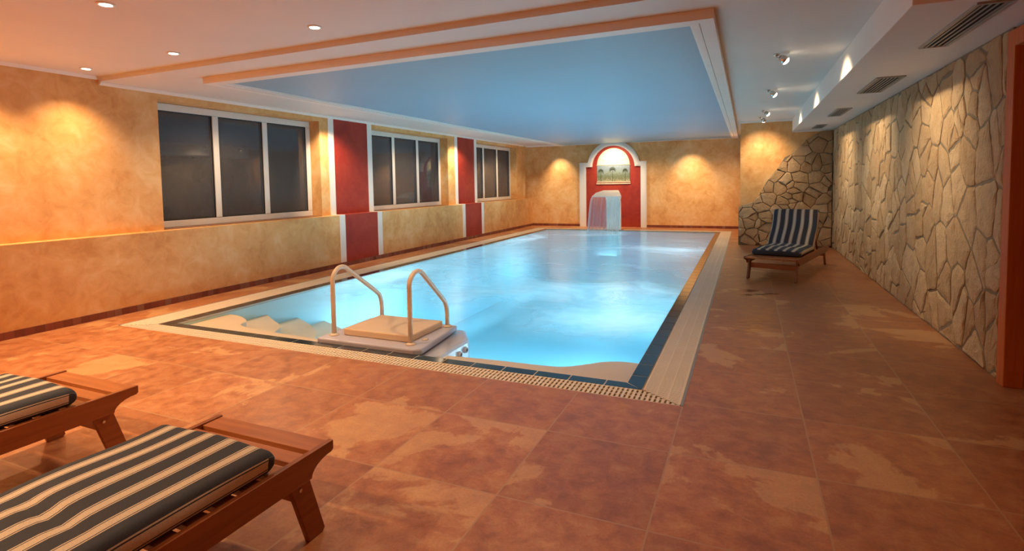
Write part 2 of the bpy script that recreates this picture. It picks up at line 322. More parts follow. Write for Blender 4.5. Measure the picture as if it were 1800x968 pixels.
# ------------------------------------------------------------------ mesh helpers
class MB:
    def __init__(s): s.v = []; s.f = []; s.uv = None
    def box(s, x0, x1, y0, y1, z0, z1):
        b = len(s.v)
        s.v += [(x, y, z) for z in (z0, z1) for y in (y0, y1) for x in (x0, x1)]
        s.f += [[b+i for i in q] for q in ((0, 2, 3, 1), (4, 5, 7, 6), (0, 1, 5, 4), (2, 6, 7, 3), (0, 4, 6, 2), (1, 3, 7, 5))]
        return s
    def prism(s, pts, lo, hi, axis):                    # polygon in the two other axes, extruded along axis
        b = len(s.v); n = len(pts)
        def P(q, t):
            return {'x': (t, q[0], q[1]), 'y': (q[0], t, q[1]), 'z': (q[0], q[1], t)}[axis]
        s.v += [P(q, lo) for q in pts]+[P(q, hi) for q in pts]
        s.f.append([b+i for i in range(n)][::-1]); s.f.append([b+n+i for i in range(n)])
        for i in range(n): j = (i+1) % n; s.f.append([b+i, b+j, b+n+j, b+n+i])
        return s
    def tube(s, path, r, seg=12, caps=True):
        b = len(s.v); path = [Vector(q) for q in path]; n = len(path); ref = None
        for i, q in enumerate(path):
            t = ((path[min(i+1, n-1)]-q).normalized()+(q-path[max(i-1, 0)]).normalized()).normalized()
            if ref is None: ref = t.orthogonal().normalized()
            ref = (ref-t*ref.dot(t)).normalized(); bn = t.cross(ref); rr = r[i] if isinstance(r, (list, tuple)) else r
            for k in range(seg):
                a = 2*PI*k/seg; s.v.append(tuple(q+ref*(rr*math.cos(a))+bn*(rr*math.sin(a))))
        for i in range(n-1):
            for k in range(seg):
                k2 = (k+1) % seg; s.f.append([b+i*seg+k, b+i*seg+k2, b+(i+1)*seg+k2, b+(i+1)*seg+k])
        if caps: s.f.append([b+k for k in range(seg)][::-1]); s.f.append([b+(n-1)*seg+k for k in range(seg)])
        return s
    def lathe(s, prof, seg=24, c=(0, 0, 0)):
        b = len(s.v); n = len(prof)
        for (r, z) in prof:
            for k in range(seg): a = 2*PI*k/seg; s.v.append((c[0]+r*math.cos(a), c[1]+r*math.sin(a), c[2]+z))
        for i in range(n-1):
            for k in range(seg):
                k2 = (k+1) % seg; s.f.append([b+i*seg+k, b+i*seg+k2, b+(i+1)*seg+k2, b+(i+1)*seg+k])
        s.f.append([b+k for k in range(seg)][::-1]); s.f.append([b+(n-1)*seg+k for k in range(seg)])
        return s
    def build(s, name, m, parent=None, bevel=0, smooth=False, loc=None, recalc=True):
        me = bpy.data.meshes.new(name); me.from_pydata(s.v, [], s.f)
        if s.uv:
            ul = me.uv_layers.new(name='UVMap')
            for lp in me.loops: ul.data[lp.index].uv = s.uv[lp.vertex_index]
        me.materials.append(m)
        if recalc:
            bm = bmesh.new(); bm.from_mesh(me); bmesh.ops.recalc_face_normals(bm, faces=bm.faces); bm.to_mesh(me); bm.free()
        o = bpy.data.objects.new(name, me); C.objects.link(o)
        if parent: o.parent = parent
        if loc: o.location = loc
        if smooth:
            for q in me.polygons: q.use_smooth = True
        if bevel:
            bv = o.modifiers.new('bevel', 'BEVEL'); bv.width = bevel; bv.segments = 2; bv.limit_method = 'ANGLE'
        return o
def tag(o, label=None, cat=None, group=None, kind=None):
    if label: o['label'] = label
    if cat: o['category'] = cat
    if group: o['group'] = group
    if kind: o['kind'] = kind
    return o
def struct(o): o['kind'] = 'structure'; return o
def empty(name, loc=(0, 0, 0), rz=0):
    o = bpy.data.objects.new(name, None); C.objects.link(o); o.location = loc; o.rotation_euler = (0, 0, rz)
    o.empty_display_size = .1; return o
def copy_tree(o, parent=None):
    c = o.copy(); C.objects.link(c); c.parent = parent
    for ch in list(o.children): copy_tree(ch, c)
    return c
def bx(name, m, x0, x1, y0, y1, z0, z1, parent=None, bevel=0): return MB().box(x0, x1, y0, y1, z0, z1).build(name, m, parent, bevel)

# ------------------------------------------------------------------ room shell
fl = MB()
X0, X1, Y0 = -6.6, 1.75, -3.0
fl.box(X0, X1, Y0, GY0, -.12, 0); fl.box(X0, GX0, GY0, GY1, -.12, 0); fl.box(GX1, X1, GY0, GY1, -.12, 0); fl.box(X0, X1, GY1, YB+.2, -.12, 0)
struct(fl.build('floor', M['floor']))
# left wall: low front ledge, upper wall with three window openings
wins = [(4.065, 6.59), (7.85, 10.535), (11.77, 14.46)]
WZ0, WZ1 = ZL, 2.318
lw = MB(); lw.box(XU-.45, XL, Y0, YB, 0, ZL)
struct(lw.build('wall_left', M['ochre']))
up_ = MB(); ys = [Y0]+[q for ww in wins for q in ww]+[YB]
for i in range(0, len(ys), 2): up_.box(XU-.45, XU, ys[i], ys[i+1], ZL, ZN+.2)
for a, c in wins: up_.box(XU-.45, XU, a, c, WZ1, ZN+.2)
struct(up_.build('wall_left_upper', M['ochre']))
struct(bx('wall_left_rib', M['ochre'], XU, XU+.035, 14.98, 15.08, ZL, ZC))
# red painted fields with white bands
def fields(ya, yb_, wd):
    struct(bx('trim_1', M['red'], XU, XU+.004, ya, yb_, ZL, ZC-.02))
    struct(bx('trim_2', M['red'], XL, XL+.004, ya, yb_, 0, ZL))
    struct(bx('trim_3', M['red'], XU, XL+.004, ya, yb_, ZL, ZL+.004))
    for a in (ya-wd, yb_):
        struct(bx('trim_4', M['white_trim'], XU, XU+.010, a, a+wd, ZL+.006, ZC-.02, None, .002))
        struct(bx('trim_5', M['white_trim'], XL, XL+.010, a, a+wd, .07, ZL+.006, None, .002))
        struct(bx('trim_6', M['white_trim'], XU+.010, XL, a, a+wd, ZL, ZL+.006))
fields(6.90, 7.74, .125); fields(10.97, 11.80, .125)
# back wall and right block
struct(bx('wall_back', M['ochre'], XU-.45, XR+.3, YB, YB+.25, -.12, ZN+.2))
pl = MB(); pl.box(-.118, XR+.3, YP, YB, 0, ZN+.1); struct(pl.build('wall_corner_block', M['ochre']))
struct(bx('wall_right', M['ochre'], XR, XR+.3, YD, YP, 0, ZN+.1))
# right wall, near part with the door opening
DY_A, DY_B = 3.06, 4.16
nw = MB(); nw.box(XR+.06, XR+.3, Y0, DY_A, 0, ZN+.1); nw.box(XR+.06, XR+.3, DY_A, YD, 2.10, ZN+.1); nw.box(XR+.06, XR+.3, DY_B, YD, 0, 2.10)
struct(nw.build('wall_right_near', M['ochre']))
struct(bx('wall_front', M['ochre'], X0, X1, Y0-.2, Y0, 0, ZN+.2))
# ceilings
ce = MB(); ce.box(X0, X1, Y0, YBM, ZN, ZN+.2); ce.box(XU-.05, X1, YBM, YB+.05, ZC, ZN+.2)
struct(ce.build('ceiling', M['white']))
bxn = MB(); bxn.box(.7835, XR+.06, YBM, YP, ZS, ZC); struct(bxn.build('ceiling_duct_box', M['white'], None, .004))
# cornices
def cove(pts_dir, name='trim_7'):
    struct(pts_dir.build(name, M['white_trim']))
mb = MB(); mb.prism([(XU, ZN-.03), (XU+.006, ZN-.03), (XU+.03, ZN), (XU, ZN)], Y0, YBM, 'y'); cove(mb)
mb = MB(); mb.prism([(XU, ZC-.035), (XU+.010, ZC-.035), (XU+.04, ZC-.012), (XU+.04, ZC), (XU, ZC)], YBM, YB, 'y'); cove(mb)
mb = MB(); mb.prism([(YB, ZC-.045), (YB-.012, ZC-.045), (YB-.05, ZC-.012), (YB-.05, ZC), (YB, ZC)], XU, -.118, 'x'); cove(mb)
mb = MB(); mb.prism([(YP, ZC-.03), (YP-.008, ZC-.03), (YP-.03, ZC-.01), (YP-.03, ZC), (YP, ZC)], -.118, .7835, 'x'); cove(mb)
mb = MB(); mb.prism([(YP, ZS-.02), (YP-.008, ZS-.02), (YP-.02, ZS), (YP, ZS)], .7835, XR, 'x'); cove(mb)
mb = MB(); mb.prism([(XR+.06, ZS-.03), (XR+.05, ZS-.03), (XR+.03, ZS), (XR+.06, ZS)], YBM, YD, 'y'); cove(mb)
# hanging frame round the blue field
FX0, FX1, FY0 = -5.05, -.205, 3.816
fr_ = MB()
def ring3(o, i, z0, z1):
    fr_.box(FX0+o, FX1-o, FY0+o, FY0+i, z0, z1)
    fr_.box(FX0+o, FX0+i, FY0+i, YB-.05, z0, z1); fr_.box(FX1-i, FX1-o, FY0+i, YB-.05, z0, z1)
ring3(0, .088, ZF, ZC); ring3(.088, .1, ZF+.012, ZC); ring3(.1, .15, ZF+.006, ZC); ring3(.15, .165, ZF+.016, ZC)
struct(fr_.build('trim_8', M['white_trim'], None, .002))
struct(bx('ceiling_blue_field', M['blue'], FX0+.165, FX1-.165, FY0+.165, YB-.05, ZBL, ZC))
# skirting
struct(bx('baseboard_left', M['mosaic'], XL, XL+.010, Y0, YB, 0, .068))
bb = MB(); bb.box(XL, -4.47, YB-.010, YB, 0, .068); bb.box(-4.28, -2.71, YB-.010, YB, 0, .068); bb.box(-2.55, -.118, YB-.010, YB, 0, .068)
struct(bb.build('baseboard_back', M['mosaic']))
struct(bx('baseboard_right', M['doorleaf'], XR+.045, XR+.06, Y0, DY_A-.1, 0, .08))

# ------------------------------------------------------------------ stone cladding
def clip(poly, nx, ny, d):                      # keep nx*x+ny*y <= d
    out = []
    for i in range(len(poly)):
        a, c = poly[i], poly[(i+1) % len(poly)]; da = nx*a[0]+ny*a[1]-d; dc = nx*c[0]+ny*c[1]-d
        if da <= 0: out.append(a)
        if (da < 0 < dc) or (dc < 0 < da):
            t = da/(da-dc); out.append((a[0]+t*(c[0]-a[0]), a[1]+t*(c[1]-a[1])))
    return out
def voronoi(x0, x1, y0, y1, cw, ch, jit, rnd):
    nx, ny = max(1, round((x1-x0)/cw)), max(1, round((y1-y0)/ch)); sites = []
    for i in range(-1, nx+1):
        for j in range(-1, ny+1):
            sites.append((x0+(i+.5+(.5 if j % 2 else 0)+rnd.uniform(-jit, jit))*(x1-x0)/nx, y0+(j+.5+rnd.uniform(-jit, jit))*(y1-y0)/ny))
            if rnd.random() < .28: sites.append((sites[-1][0]+rnd.uniform(-.5, .5)*cw, sites[-1][1]+rnd.uniform(-.5, .5)*ch))
    k = cw/ch; cells = []
    for a in sites:
        poly = [(x0, y0*k), (x1, y0*k), (x1, y1*k), (x0, y1*k)]; A = (a[0], a[1]*k)
        for c in sites:
            if c is a: continue
            B = (c[0], c[1]*k); dx, dy = B[0]-A[0], B[1]-A[1]
            if dx*dx+dy*dy > (cw*4)**2: continue
            poly = clip(poly, dx, dy, (B[0]**2+B[1]**2-A[0]**2-A[1]**2)/2)
            if len(poly) < 3: break
        if len(poly) >= 3: cells.append([(q[0], q[1]/k) for q in poly])
    return cells
def area2(p): return sum(p[i][0]*p[(i+1) % len(p)][1]-p[(i+1) % len(p)][0]*p[i][1] for i in range(len(p)))/2
def stones(cells, tomap, gap, hmin, hmax, rnd, jag=.010, cc=.012):
    v, f, tone = [], [], []
    for poly in cells:
        if area2(poly) < 0: poly = poly[::-1]
        if area2(poly) < .0025: continue
        cx = sum(q[0] for q in poly)/len(poly); cy = sum(q[1] for q in poly)/len(poly)
        # shrink
        sh = poly
        for i in range(len(poly)):
            a, c = poly[i], poly[(i+1) % len(poly)]; ex, ey = c[0]-a[0], c[1]-a[1]; l = math.hypot(ex, ey)
            if l < 1e-5: continue
            nx, ny = ey/l, -ex/l; sh = clip(sh, nx, ny, nx*a[0]+ny*a[1]-gap*rnd.uniform(.5, 1.3))
            if len(sh) < 3: break
        if len(sh) < 3 or area2(sh) < .0015: continue
        # cut corners then subdivide with a rough edge
        pts = []
        for i in range(len(sh)):
            a, p0, c = sh[i-1], sh[i], sh[(i+1) % len(sh)]
            la, lc = math.hypot(a[0]-p0[0], a[1]-p0[1]), math.hypot(c[0]-p0[0], c[1]-p0[1])
            t = min(cc, .25*la); pts.append((p0[0]+(a[0]-p0[0])*t/max(la, 1e-6), p0[1]+(a[1]-p0[1])*t/max(la, 1e-6)))
            t = min(cc, .25*lc); pts.append((p0[0]+(c[0]-p0[0])*t/max(lc, 1e-6), p0[1]+(c[1]-p0[1])*t/max(lc, 1e-6)))
        q = []
        for i in range(len(pts)):
            a, c = pts[i], pts[(i+1) % len(pts)]; l = math.hypot(c[0]-a[0], c[1]-a[1]); k = max(1, int(l/.05))
            for j in range(k):
                t = j/k; x, y = a[0]+t*(c[0]-a[0]), a[1]+t*(c[1]-a[1])
                if l > 1e-5:
                    o_ = rnd.uniform(-jag, jag*.3) if 0 < j else 0
                    x += (c[1]-a[1])/l*o_; y += -(c[0]-a[0])/l*o_
                q.append((x, y))
        h = rnd.uniform(hmin, hmax); tx, ty = rnd.uniform(-.05, .05), rnd.uniform(-.05, .05); tn = rnd.random()
        n = len(q); b0 = len(v); size = math.sqrt(abs(area2(q)))
        def hh(x, y, base): return base+(x-cx)*tx*min(1, base*30)+(y-cy)*ty*min(1, base*30)
        for (x, y) in q: v.append(tomap(x, y, 0))
        for (x, y) in q: v.append(tomap(x, y, max(.004, hh(x, y, h)-.006+rnd.uniform(-.002, .002))))
        for s_, dz in ((min(.9, 1-.016/size), 0), (.62, .003)):
            for (x, y) in q:
                X, Y = cx+(x-cx)*s_, cy+(y-cy)*s_; v.append(tomap(X, Y, max(.006, hh(X, Y, h)+dz+rnd.uniform(-.003, .003))))
        v.append(tomap(cx, cy, hh(cx, cy, h)+.003))
        for r in range(3):
            for i in range(n): j = (i+1) % n; f.append([b0+r*n+i, b0+r*n+j, b0+(r+1)*n+j, b0+(r+1)*n+i]); tone.append(tn)
        for i in range(n): f.append([b0+3*n+i, b0+3*n+(i+1) % n, b0+4*n]); tone.append(tn)
    return v, f, tone
def build_stones(name, data, m):
    v, f, tone = data; me = bpy.data.meshes.new(name); me.from_pydata(v, [], f); me.materials.append(m)
    at_ = me.attributes.new('tone', 'FLOAT', 'FACE'); at_.data.foreach_set('value', tone)
    o = bpy.data.objects.new(name, me); C.objects.link(o); return struct(o)
rnd = random.Random(3)
cells = voronoi(YD, YP-.03, 0.0, ZS, .27, .33, .48, rnd)
# face normals towards -x : map (y, z) -> x = XR - h
build_stones('wall_right_stones', stones([[(q[0], q[1]) for q in c] for c in cells], lambda a, b_, h: (XR-.012-h, a, b_), .010, .007, .014, rnd), M['stone'])
struct(bx('wall_right_mortar', M['mortar'], XR-.014, XR, YD-.03, YP, 0, ZS))
# stepped stone field on the corner block
curve = [(-.16, .76), (-.02, .80), (.12, .86), (.22, .98), (.28, 1.12), (.38, 1.30), (.50, 1.42), (.58, 1.58), (.66, 1.72), (.80, 1.79), (.93, 1.90), (1.02, 2.04), (1.20, 2.13), (1.40, 2.18), (1.6, 2.187)]
def gz(x):
    for (a, za), (c, zc) in zip(curve, curve[1:]):
        if x <= c: return za+(zc-za)*(x-a)/(c-a)
    return curve[-1][1]
rnd = random.Random(11)
cells = voronoi(-.145, XR-.03, 0, ZS, .22, .20, .48, rnd); keep = []
for c in cells:
    sub = []
    for i in range(len(c)):
        a, d2 = c[i], c[(i+1) % len(c)]
        for j in range(4): t = j/4; sub.append((a[0]+t*(d2[0]-a[0]), a[1]+t*(d2[1]-a[1])))
    cx = sum(q[0] for q in sub)/len(sub); cz = sum(q[1] for q in sub)/len(sub)
    # convexity is kept well enough by clipping against the local chord of the outline
    x_a, x_b = min(q[0] for q in c), max(q[0] for q in c); za, zb = gz(x_a), gz(x_b)
    dx, dz = x_b-x_a, zb-za; nx, nz = -dz, dx; c2 = clip(c, nx, nz, nx*x_a+nz*za)
    if len(c2) >= 3 and abs(area2(c2)) > .006: keep.append(c2)
build_stones('wall_corner_stones', stones(keep, lambda a, b_, h: (a, YP-.02-h, b_), .0045, .02, .055, rnd, .008, .008), M['stone2'])
poly = [(-.145, 0)]+[(x, z-.02) for x, z in curve[:-1] if x < XR]+[(XR-.014, 2.165), (XR-.014, 0)]
poly[1] = (-.145, .745)
mb = MB(); mb.prism(poly, YP-.022, YP, 'y'); struct(mb.build('wall_corner_mortar', M['mortar']))

# wet patches on the floor in front of the far lounger
m = bpy.data.materials.new('thin_water_film'); m.use_nodes = True; nt = m.node_tree; nt.nodes.clear()
out = N(nt, 'ShaderNodeOutputMaterial'); mx = N(nt, 'ShaderNodeMixShader'); tr = N(nt, 'ShaderNodeBsdfTransparent')
gl = N(nt, 'ShaderNodeBsdfGlossy'); fr = N(nt, 'ShaderNodeFresnel'); fr.inputs[0].default_value = 1.4
tr.inputs[0].default_value = (.88, .85, .84, 1); gl.inputs['Roughness'].default_value = .05
bp = N(nt, 'ShaderNodeBump'); bp.inputs['Strength'].default_value = .25; bp.inputs['Distance'].default_value = .01
L(nt, noise(nt, pos(nt), 14, 3, .5, .5), bp.inputs['Height']); L(nt, bp.outputs[0], gl.inputs['Normal'])
L(nt, fr.outputs[0], mx.inputs[0]); L(nt, tr.outputs[0], mx.inputs[1]); L(nt, gl.outputs[0], mx.inputs[2]); L(nt, mx.outputs[0], out.inputs[0])
M['film'] = m
rnd = random.Random(21); pu = MB()
for (cx, cy, rx, ry) in [(.08+rnd.uniform(-.09, .09), 4.98+.058*k, rnd.uniform(.05, .11), .022) for k in range(11)]+[(.12+rnd.uniform(-.12, .16), 6.55+.07*k, rnd.uniform(.05, .12), .028) for k in range(5)]:
    b0 = len(pu.v); n = 26
    for k in range(n):
        a = 2*PI*k/n; r = 1+rnd.uniform(-.28, .28); pu.v.append((cx+rx*r*math.cos(a), cy+ry*r*math.sin(a), .0012))
    pu.f.append([b0+k for k in range(n)])
tag(pu.build('puddle', M['film'], None, 0, False, None, False), 'wet splashes on the dark tiles in front of the far lounger', 'puddle', kind='stuff')

# ------------------------------------------------------------------ windows
for i, (a, c) in enumerate(wins):
    root = empty('window_%d' % (i+1), (XG, a, ZL)); struct(root)
    W, T = c-a, WZ1-ZL-.004
    x0, x1 = -.06, .0
    g_ = MB(); g_.box(x0, x1, .004, W-.004, T-.088, T); g_.box(x0, x1, .004, W-.004, .006, .088)
    g_.box(x0, x1, .004, .08, .088, T-.088); g_.box(x0, x1, W-.095, W-.004, .088, T-.088)
    g_.build('window_frame', M['frame'], root, .006)
    wi = (W-.175)/3
    edges = [.08]
    for k in (1, 2):
        cm = .08+wi*k+.0
        MB().box(x0, x1+.006, cm-.043, cm+.043, .088, T-.088).build('mullion', M['frame'], root, .006); edges += [cm-.043, cm+.043]
    edges.append(W-.095)
    for k in range(3):
        e0, e1 = edges[2*k], edges[2*k+1]
        o = MB().box(-.036, -.030, e0, e1, .088, T-.088).build('pane', M['glass'], root)
        s_ = MB(); t_ = .010
        s_.box(-.024, -.002, e0, e0+t_, .088, T-.088); s_.box(-.024, -.002, e1-t_, e1, .088, T-.088)
        s_.box(-.024, -.002, e0+t_, e1-t_, .088, .088+t_); s_.box(-.024, -.002, e0+t_, e1-t_, T-.088-t_, T-.088)
        s_.build('rubber_seal', M['navy'], root)
        MB().box(-.0125, -.0115, e0+.003, e1-.003, .091, T-.091).build('insect_screen', M['screen'], root)
    MB().box(.0, XU-XG+.004, .004, W-.004, 0, .006).build('window_sill', M['brownsill'], root)
    struct(bx('window_night_sheet', M['dark'], XU-.46, XU-.44, a-.1, c+.1, ZL-.1, WZ1+.1))  # black sheet behind the panes, stands in for the dark outside

# ------------------------------------------------------------------ door at the right edge
dr = empty('door_1', (XR, DY_B, 0)); struct(dr)
j_ = MB(); j_.box(-.035, .10, -.0, .10, 0, 2.16); j_.box(-.035, .10, -1.2, -1.1, 0, 2.16); j_.box(-.035, .10, -1.1, 0, 2.06, 2.16)
j_.build('door_frame', M['door'], dr, .004)
lf = MB(); lf.box(.06, .10, -1.1, 0, .005, 2.06); lf.build('door_leaf', M['doorleaf'], dr)
for (za, zb) in ((.25, 1.0), (1.12, 1.9)):
    r_ = MB(); r_.box(.045, .06, -.98, -.12, za, za+.03); r_.box(.045, .06, -.98, -.12, zb-.03, zb); r_.box(.045, .06, -.98, -.95, za, zb); r_.box(.045, .06, -.15, -.12, za, zb)
    r_.build('panel_moulding', M['doorleaf'], dr, .003)
hn = MB(); hn.tube([(.06, -1.03, 1.04), (.01, -1.03, 1.04), (.005, -1.0, 1.04), (.005, -.92, 1.04)], .009); hn.build('door_handle', M['chrome'], dr, 0, True)

# ------------------------------------------------------------------ pool
ba = MB(); D = 1.35; t = .1
def face(mb, pts): b = len(mb.v); mb.v += pts; mb.f.append([b+i for i in range(len(pts))])
ba.box(WX0-t, WX0, WY0-t, WY1+t, -D-t, -.03); ba.box(WX1, WX1+t, WY0-t, WY1+t, -D-t, -.03)
ba.box(WX0, WX1, WY0-t, WY0, -D-t, -.03); ba.box(WX0, WX1, WY1, WY1+t, -D-t, -.03); ba.box(WX0, WX1, WY0, WY1, -D-t, -D)
struct(ba.build('pool_basin', M['liner']))
# dark tiles, each strip made of single tiles on a pale bed
struct(MB().box(DX0, WX0, DY0, DY1, -.03, -.0045).box(WX1, DX1, DY0, DY1, -.03, -.0045).box(WX0, WX1, DY0, WY0, -.03, -.0045).box(WX0, WX1, WY1, DY1, -.03, -.0045).build('pool_edge_bed', M['joint']))
dt = MB(); JG = .0055
def strip(p0, p1, q0, q1, n):         # outer edge p0->p1, inner edge q0->q1, split in n tiles with joints
    b_ = Vector
    L0 = (Vector(p1)-Vector(p0)).length
    for k in range(n):
        # tile pitch follows the outer edge, clipped to the mitre
        s0, s1 = k/n, (k+1)/n
        P0, P1 = Vector(p0).lerp(Vector(p1), s0), Vector(p0).lerp(Vector(p1), s1)
        d = (Vector(p1)-Vector(p0)).normalized()
        A0 = P0 + d*JG; A1 = P1 - d*JG
        q0v, q1v = Vector(q0), Vector(q1)
        nrm = (q0v-Vector(p0)) - d*((q0v-Vector(p0)).dot(d))
        tq0, tq1 = (q0v-Vector(p0)).dot(d), (q1v-Vector(p0)).dot(d)
        ta, tb = (A0-Vector(p0)).dot(d), (A1-Vector(p0)).dot(d)
        B0 = Vector(p0)+nrm*.97+d*max(ta, tq0+(JG if k == 0 else 0)); B1 = Vector(p0)+nrm*.97+d*min(tb, tq1-(JG if k == n-1 else 0))
        A0 = A0+nrm*.03; A1 = A1+nrm*.03
        if (B1-B0).dot(d) <= 0: continue
        dt.prism([(A0.x, A0.y), (A1.x, A1.y), (B1.x, B1.y), (B0.x, B0.y)], -.012, -.002, 'z')
strip((DX0, DY0), (DX1, DY0), (WX0, WY0), (WX1, WY0), 19)
strip((DX1, DY0), (DX1, DY1), (WX1, WY0), (WX1, WY1), 45)
strip((DX1, DY1), (DX0, DY1), (WX1, WY1), (WX0, WY1), 19)
strip((DX0, DY1), (DX0, DY0), (WX0, WY1), (WX0, WY0), 45)
struct(dt.build('pool_edge_tiles', M['dtile']))
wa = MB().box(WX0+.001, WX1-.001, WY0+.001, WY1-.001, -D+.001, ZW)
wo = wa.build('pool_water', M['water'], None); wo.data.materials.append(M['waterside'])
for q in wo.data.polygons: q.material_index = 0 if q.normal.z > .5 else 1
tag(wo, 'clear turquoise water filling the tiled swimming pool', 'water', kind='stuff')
# gutter under the gratings
gu = MB(); gu.box(GX0, DX0, GY0, GY1, -.09, -.045); gu.box(DX1, GX1, GY0, GY1, -.09, -.045); gu.box(DX0, DX1, GY0, DY0, -.09, -.045); gu.box(DX0, DX1, DY1, GY1, -.09, -.045)
struct(gu.build('pool_gutter', M['gutter']))
# overflow gratings: bars across the channel tied by thin runners, mitred at the corners
def grating(name, side, label):
    mb = MB(); pit, bw = .030, .017
    if side in 'NF':
        ya, yb_ = (GY0, DY0-.006) if side == 'N' else (DY1+.006, GY1)
        n = int((GX1-GX0)/pit)
        for k in range(n):
            x = GX0+pit*(k+.5)
            # mitre
            if side == 'N':
                top = yb_
                if x > DX1: top = ya+(GX1-x)/(GX1-DX1)*(yb_-ya)
                if x < DX0: top = ya+(x-GX0)/(DX0-GX0)*(yb_-ya)
                if top-ya > .012: mb.box(x-bw/2, x+bw/2, ya+.004, top, -.022, 0)
            else:
                lo = ya
                if x > DX1: lo = yb_-(GX1-x)/(GX1-DX1)*(yb_-ya)
                if x < DX0: lo = yb_-(x-GX0)/(DX0-GX0)*(yb_-ya)
                if yb_-lo > .012: mb.box(x-bw/2, x+bw/2, lo, yb_-.004, -.022, 0)
        for r in (.03, .35, .66, .95):
            y = ya+(yb_-ya)*r; f_ = r if side == 'N' else 1-r
            mb.box(GX0+(DX0-GX0)*f_+.01, GX1-(GX1-DX1)*f_-.01, y-.005, y+.005, -.024, -.001)
    else:
        xa, xb = (GX0, DX0-.006) if side == 'L' else (DX1+.006, GX1-.012)
        pit2, bw2 = .0205, .0165
        n = int((GY1-GY0)/pit2)
        for k in range(n):
            y = GY0+pit2*(k+.5)
            if side == 'R':
                lo, hi = xa, xb
                if y < DY0: lo = xb-(y-GY0)/(DY0-GY0)*(xb-xa)
                if y > DY1: lo = xb-(GY1-y)/(GY1-DY1)*(xb-xa)
            else:
                lo, hi = xa, xb
                if y < DY0: hi = xa+(y-GY0)/(DY0-GY0)*(xb-xa)
                if y > DY1: hi = xa+(GY1-y)/(GY1-DY1)*(xb-xa)
            if hi-lo > .02: mb.box(lo, hi, y-bw2/2, y+bw2/2, -.022, 0)
        for r in (.03, .36, .66, .96):
            x = xa+(xb-xa)*r; f_ = (1-r) if side == 'R' else r
            mb.box(x-.006, x+.006, GY0+(DY0-GY0)*f_+.01, GY1-(GY1-DY1)*f_-.01, -.024, .0008)
    return tag(mb.build(name, M['grate']), label, 'pool grating', 'overflow gratings round the pool')
grating('overflow_grating', 'N', 'cream slatted overflow grating along the near pool edge, in front of the handrails')
grating('overflow_grating', 'R', 'cream ribbed overflow grating along the right pool edge toward the far lounger')
grating('overflow_grating', 'L', 'cream overflow grating along the left pool edge below the windows')
grating('overflow_grating', 'F', 'cream overflow grating along the far pool edge below the arch wall')
struct(MB().box(GX1-.010, GX1+.004, GY0, GY1, -.03, .002).build('trim_10', M['duct']))
struct(MB().box(GX0-.004, GX0+.006, GY0, GY1, -.03, .002).build('trim_11', M['duct']))

# sand coloured underwater steps, wavy outline
def smooth(pts, n=6):
    out = []
    for i in range(len(pts)-1):
        p0 = pts[max(i-1, 0)]; p1 = pts[i]; p2 = pts[i+1]; p3 = pts[min(i+2, len(pts)-1)]
        for k in range(n):
            t = k/n
            out.append(tuple(.5*((2*p1[j])+(-p0[j]+p2[j])*t+(2*p0[j]-5*p1[j]+4*p2[j]-p3[j])*t*t+(-p0[j]+3*p1[j]-3*p2[j]+p3[j])*t**3) for j in (0, 1)))
    out.append(pts[-1]); return out
e = .002
def steps(name, front, z, z0, label=None):
    front = smooth(front); mb = MB()
    poly = [(front[0][0], WY0+e)]+front+[(front[-1][0], WY0+e)]
    mb.prism(poly, z0, z, 'z'); return mb
st = [steps('s', [(WX0+e, 4.02), (-4.86, 3.98), (-4.64, 3.86), (-4.55, 3.72), (-4.2, 3.66), (-3.6, 3.62), (-3.32, 3.60)], -.05, -D+e),
      steps('s', [(WX0+e, 4.5), (-4.80, 4.34), (-4.50, 4.16), (-4.33, 3.90), (-4.0, 3.74), (-3.6, 3.70), (-3.32, 3.69)], -.17, -D+e),
      steps('s', [(WX0+e, 4.95), (-4.60, 4.70), (-4.25, 4.40), (-4.05, 4.05), (-3.8, 3.86), (-3.5, 3.80), (-3.32, 3.78)], -.31, -D+e),
      steps('s', [(WX0+e, 5.4), (-4.45, 5.1), (-4.0, 4.72), (-3.8, 4.32), (-3.6, 4.0), (-3.45, 3.92), (-3.32, 3.88)], -.46, -D+e)]
sh = MB()
for q in st: b0 = len(sh.v); sh.v += q.v; sh.f += [[i+b0 for i in f_] for f_ in q.f]
struct(sh.build('pool_steps_left', M['shelf']))
st = [steps('s', [(-2.16, 3.62), (-1.8, 3.655), (-1.4, 3.67), (-1.22, 3.70), (-1.08, 3.81), (-.97, 3.91), (-.84, 3.96), (WX1-e, 3.96)], -.05, -D+e),
      steps('s', [(-2.16, 3.84), (-1.9, 3.87), (-1.6, 3.87), (-1.33, 3.89), (-1.18, 4.02), (-1.02, 4.13), (-.86, 4.17), (WX1-e, 4.17)], -.17, -D+e),
      steps('s', [(-2.16, 4.08), (-1.9, 4.12), (-1.6, 4.12), (-1.33, 4.14), (-1.18, 4.24), (-1.02, 4.33), (-.86, 4.36), (WX1-e, 4.36)], -.30, -D+e)]
sh = MB()
for q in st: b0 = len(sh.v); sh.v += q.v; sh.f += [[i+b0 for i in f_] for f_ in q.f]
struct(sh.build('pool_steps_right', M['shelf']))

for (x, y, z) in ((-4.42, 3.76, -.17), (-4.11, 3.90, -.31), (-3.80, 4.08, -.46)):
    struct(MB().lathe([(.055, 0), (.055, .008), (.045, .016), (.02, .020)], 20, (x, y, z)).build('pool_step_jet', M['stepjet'], None, 0, True))

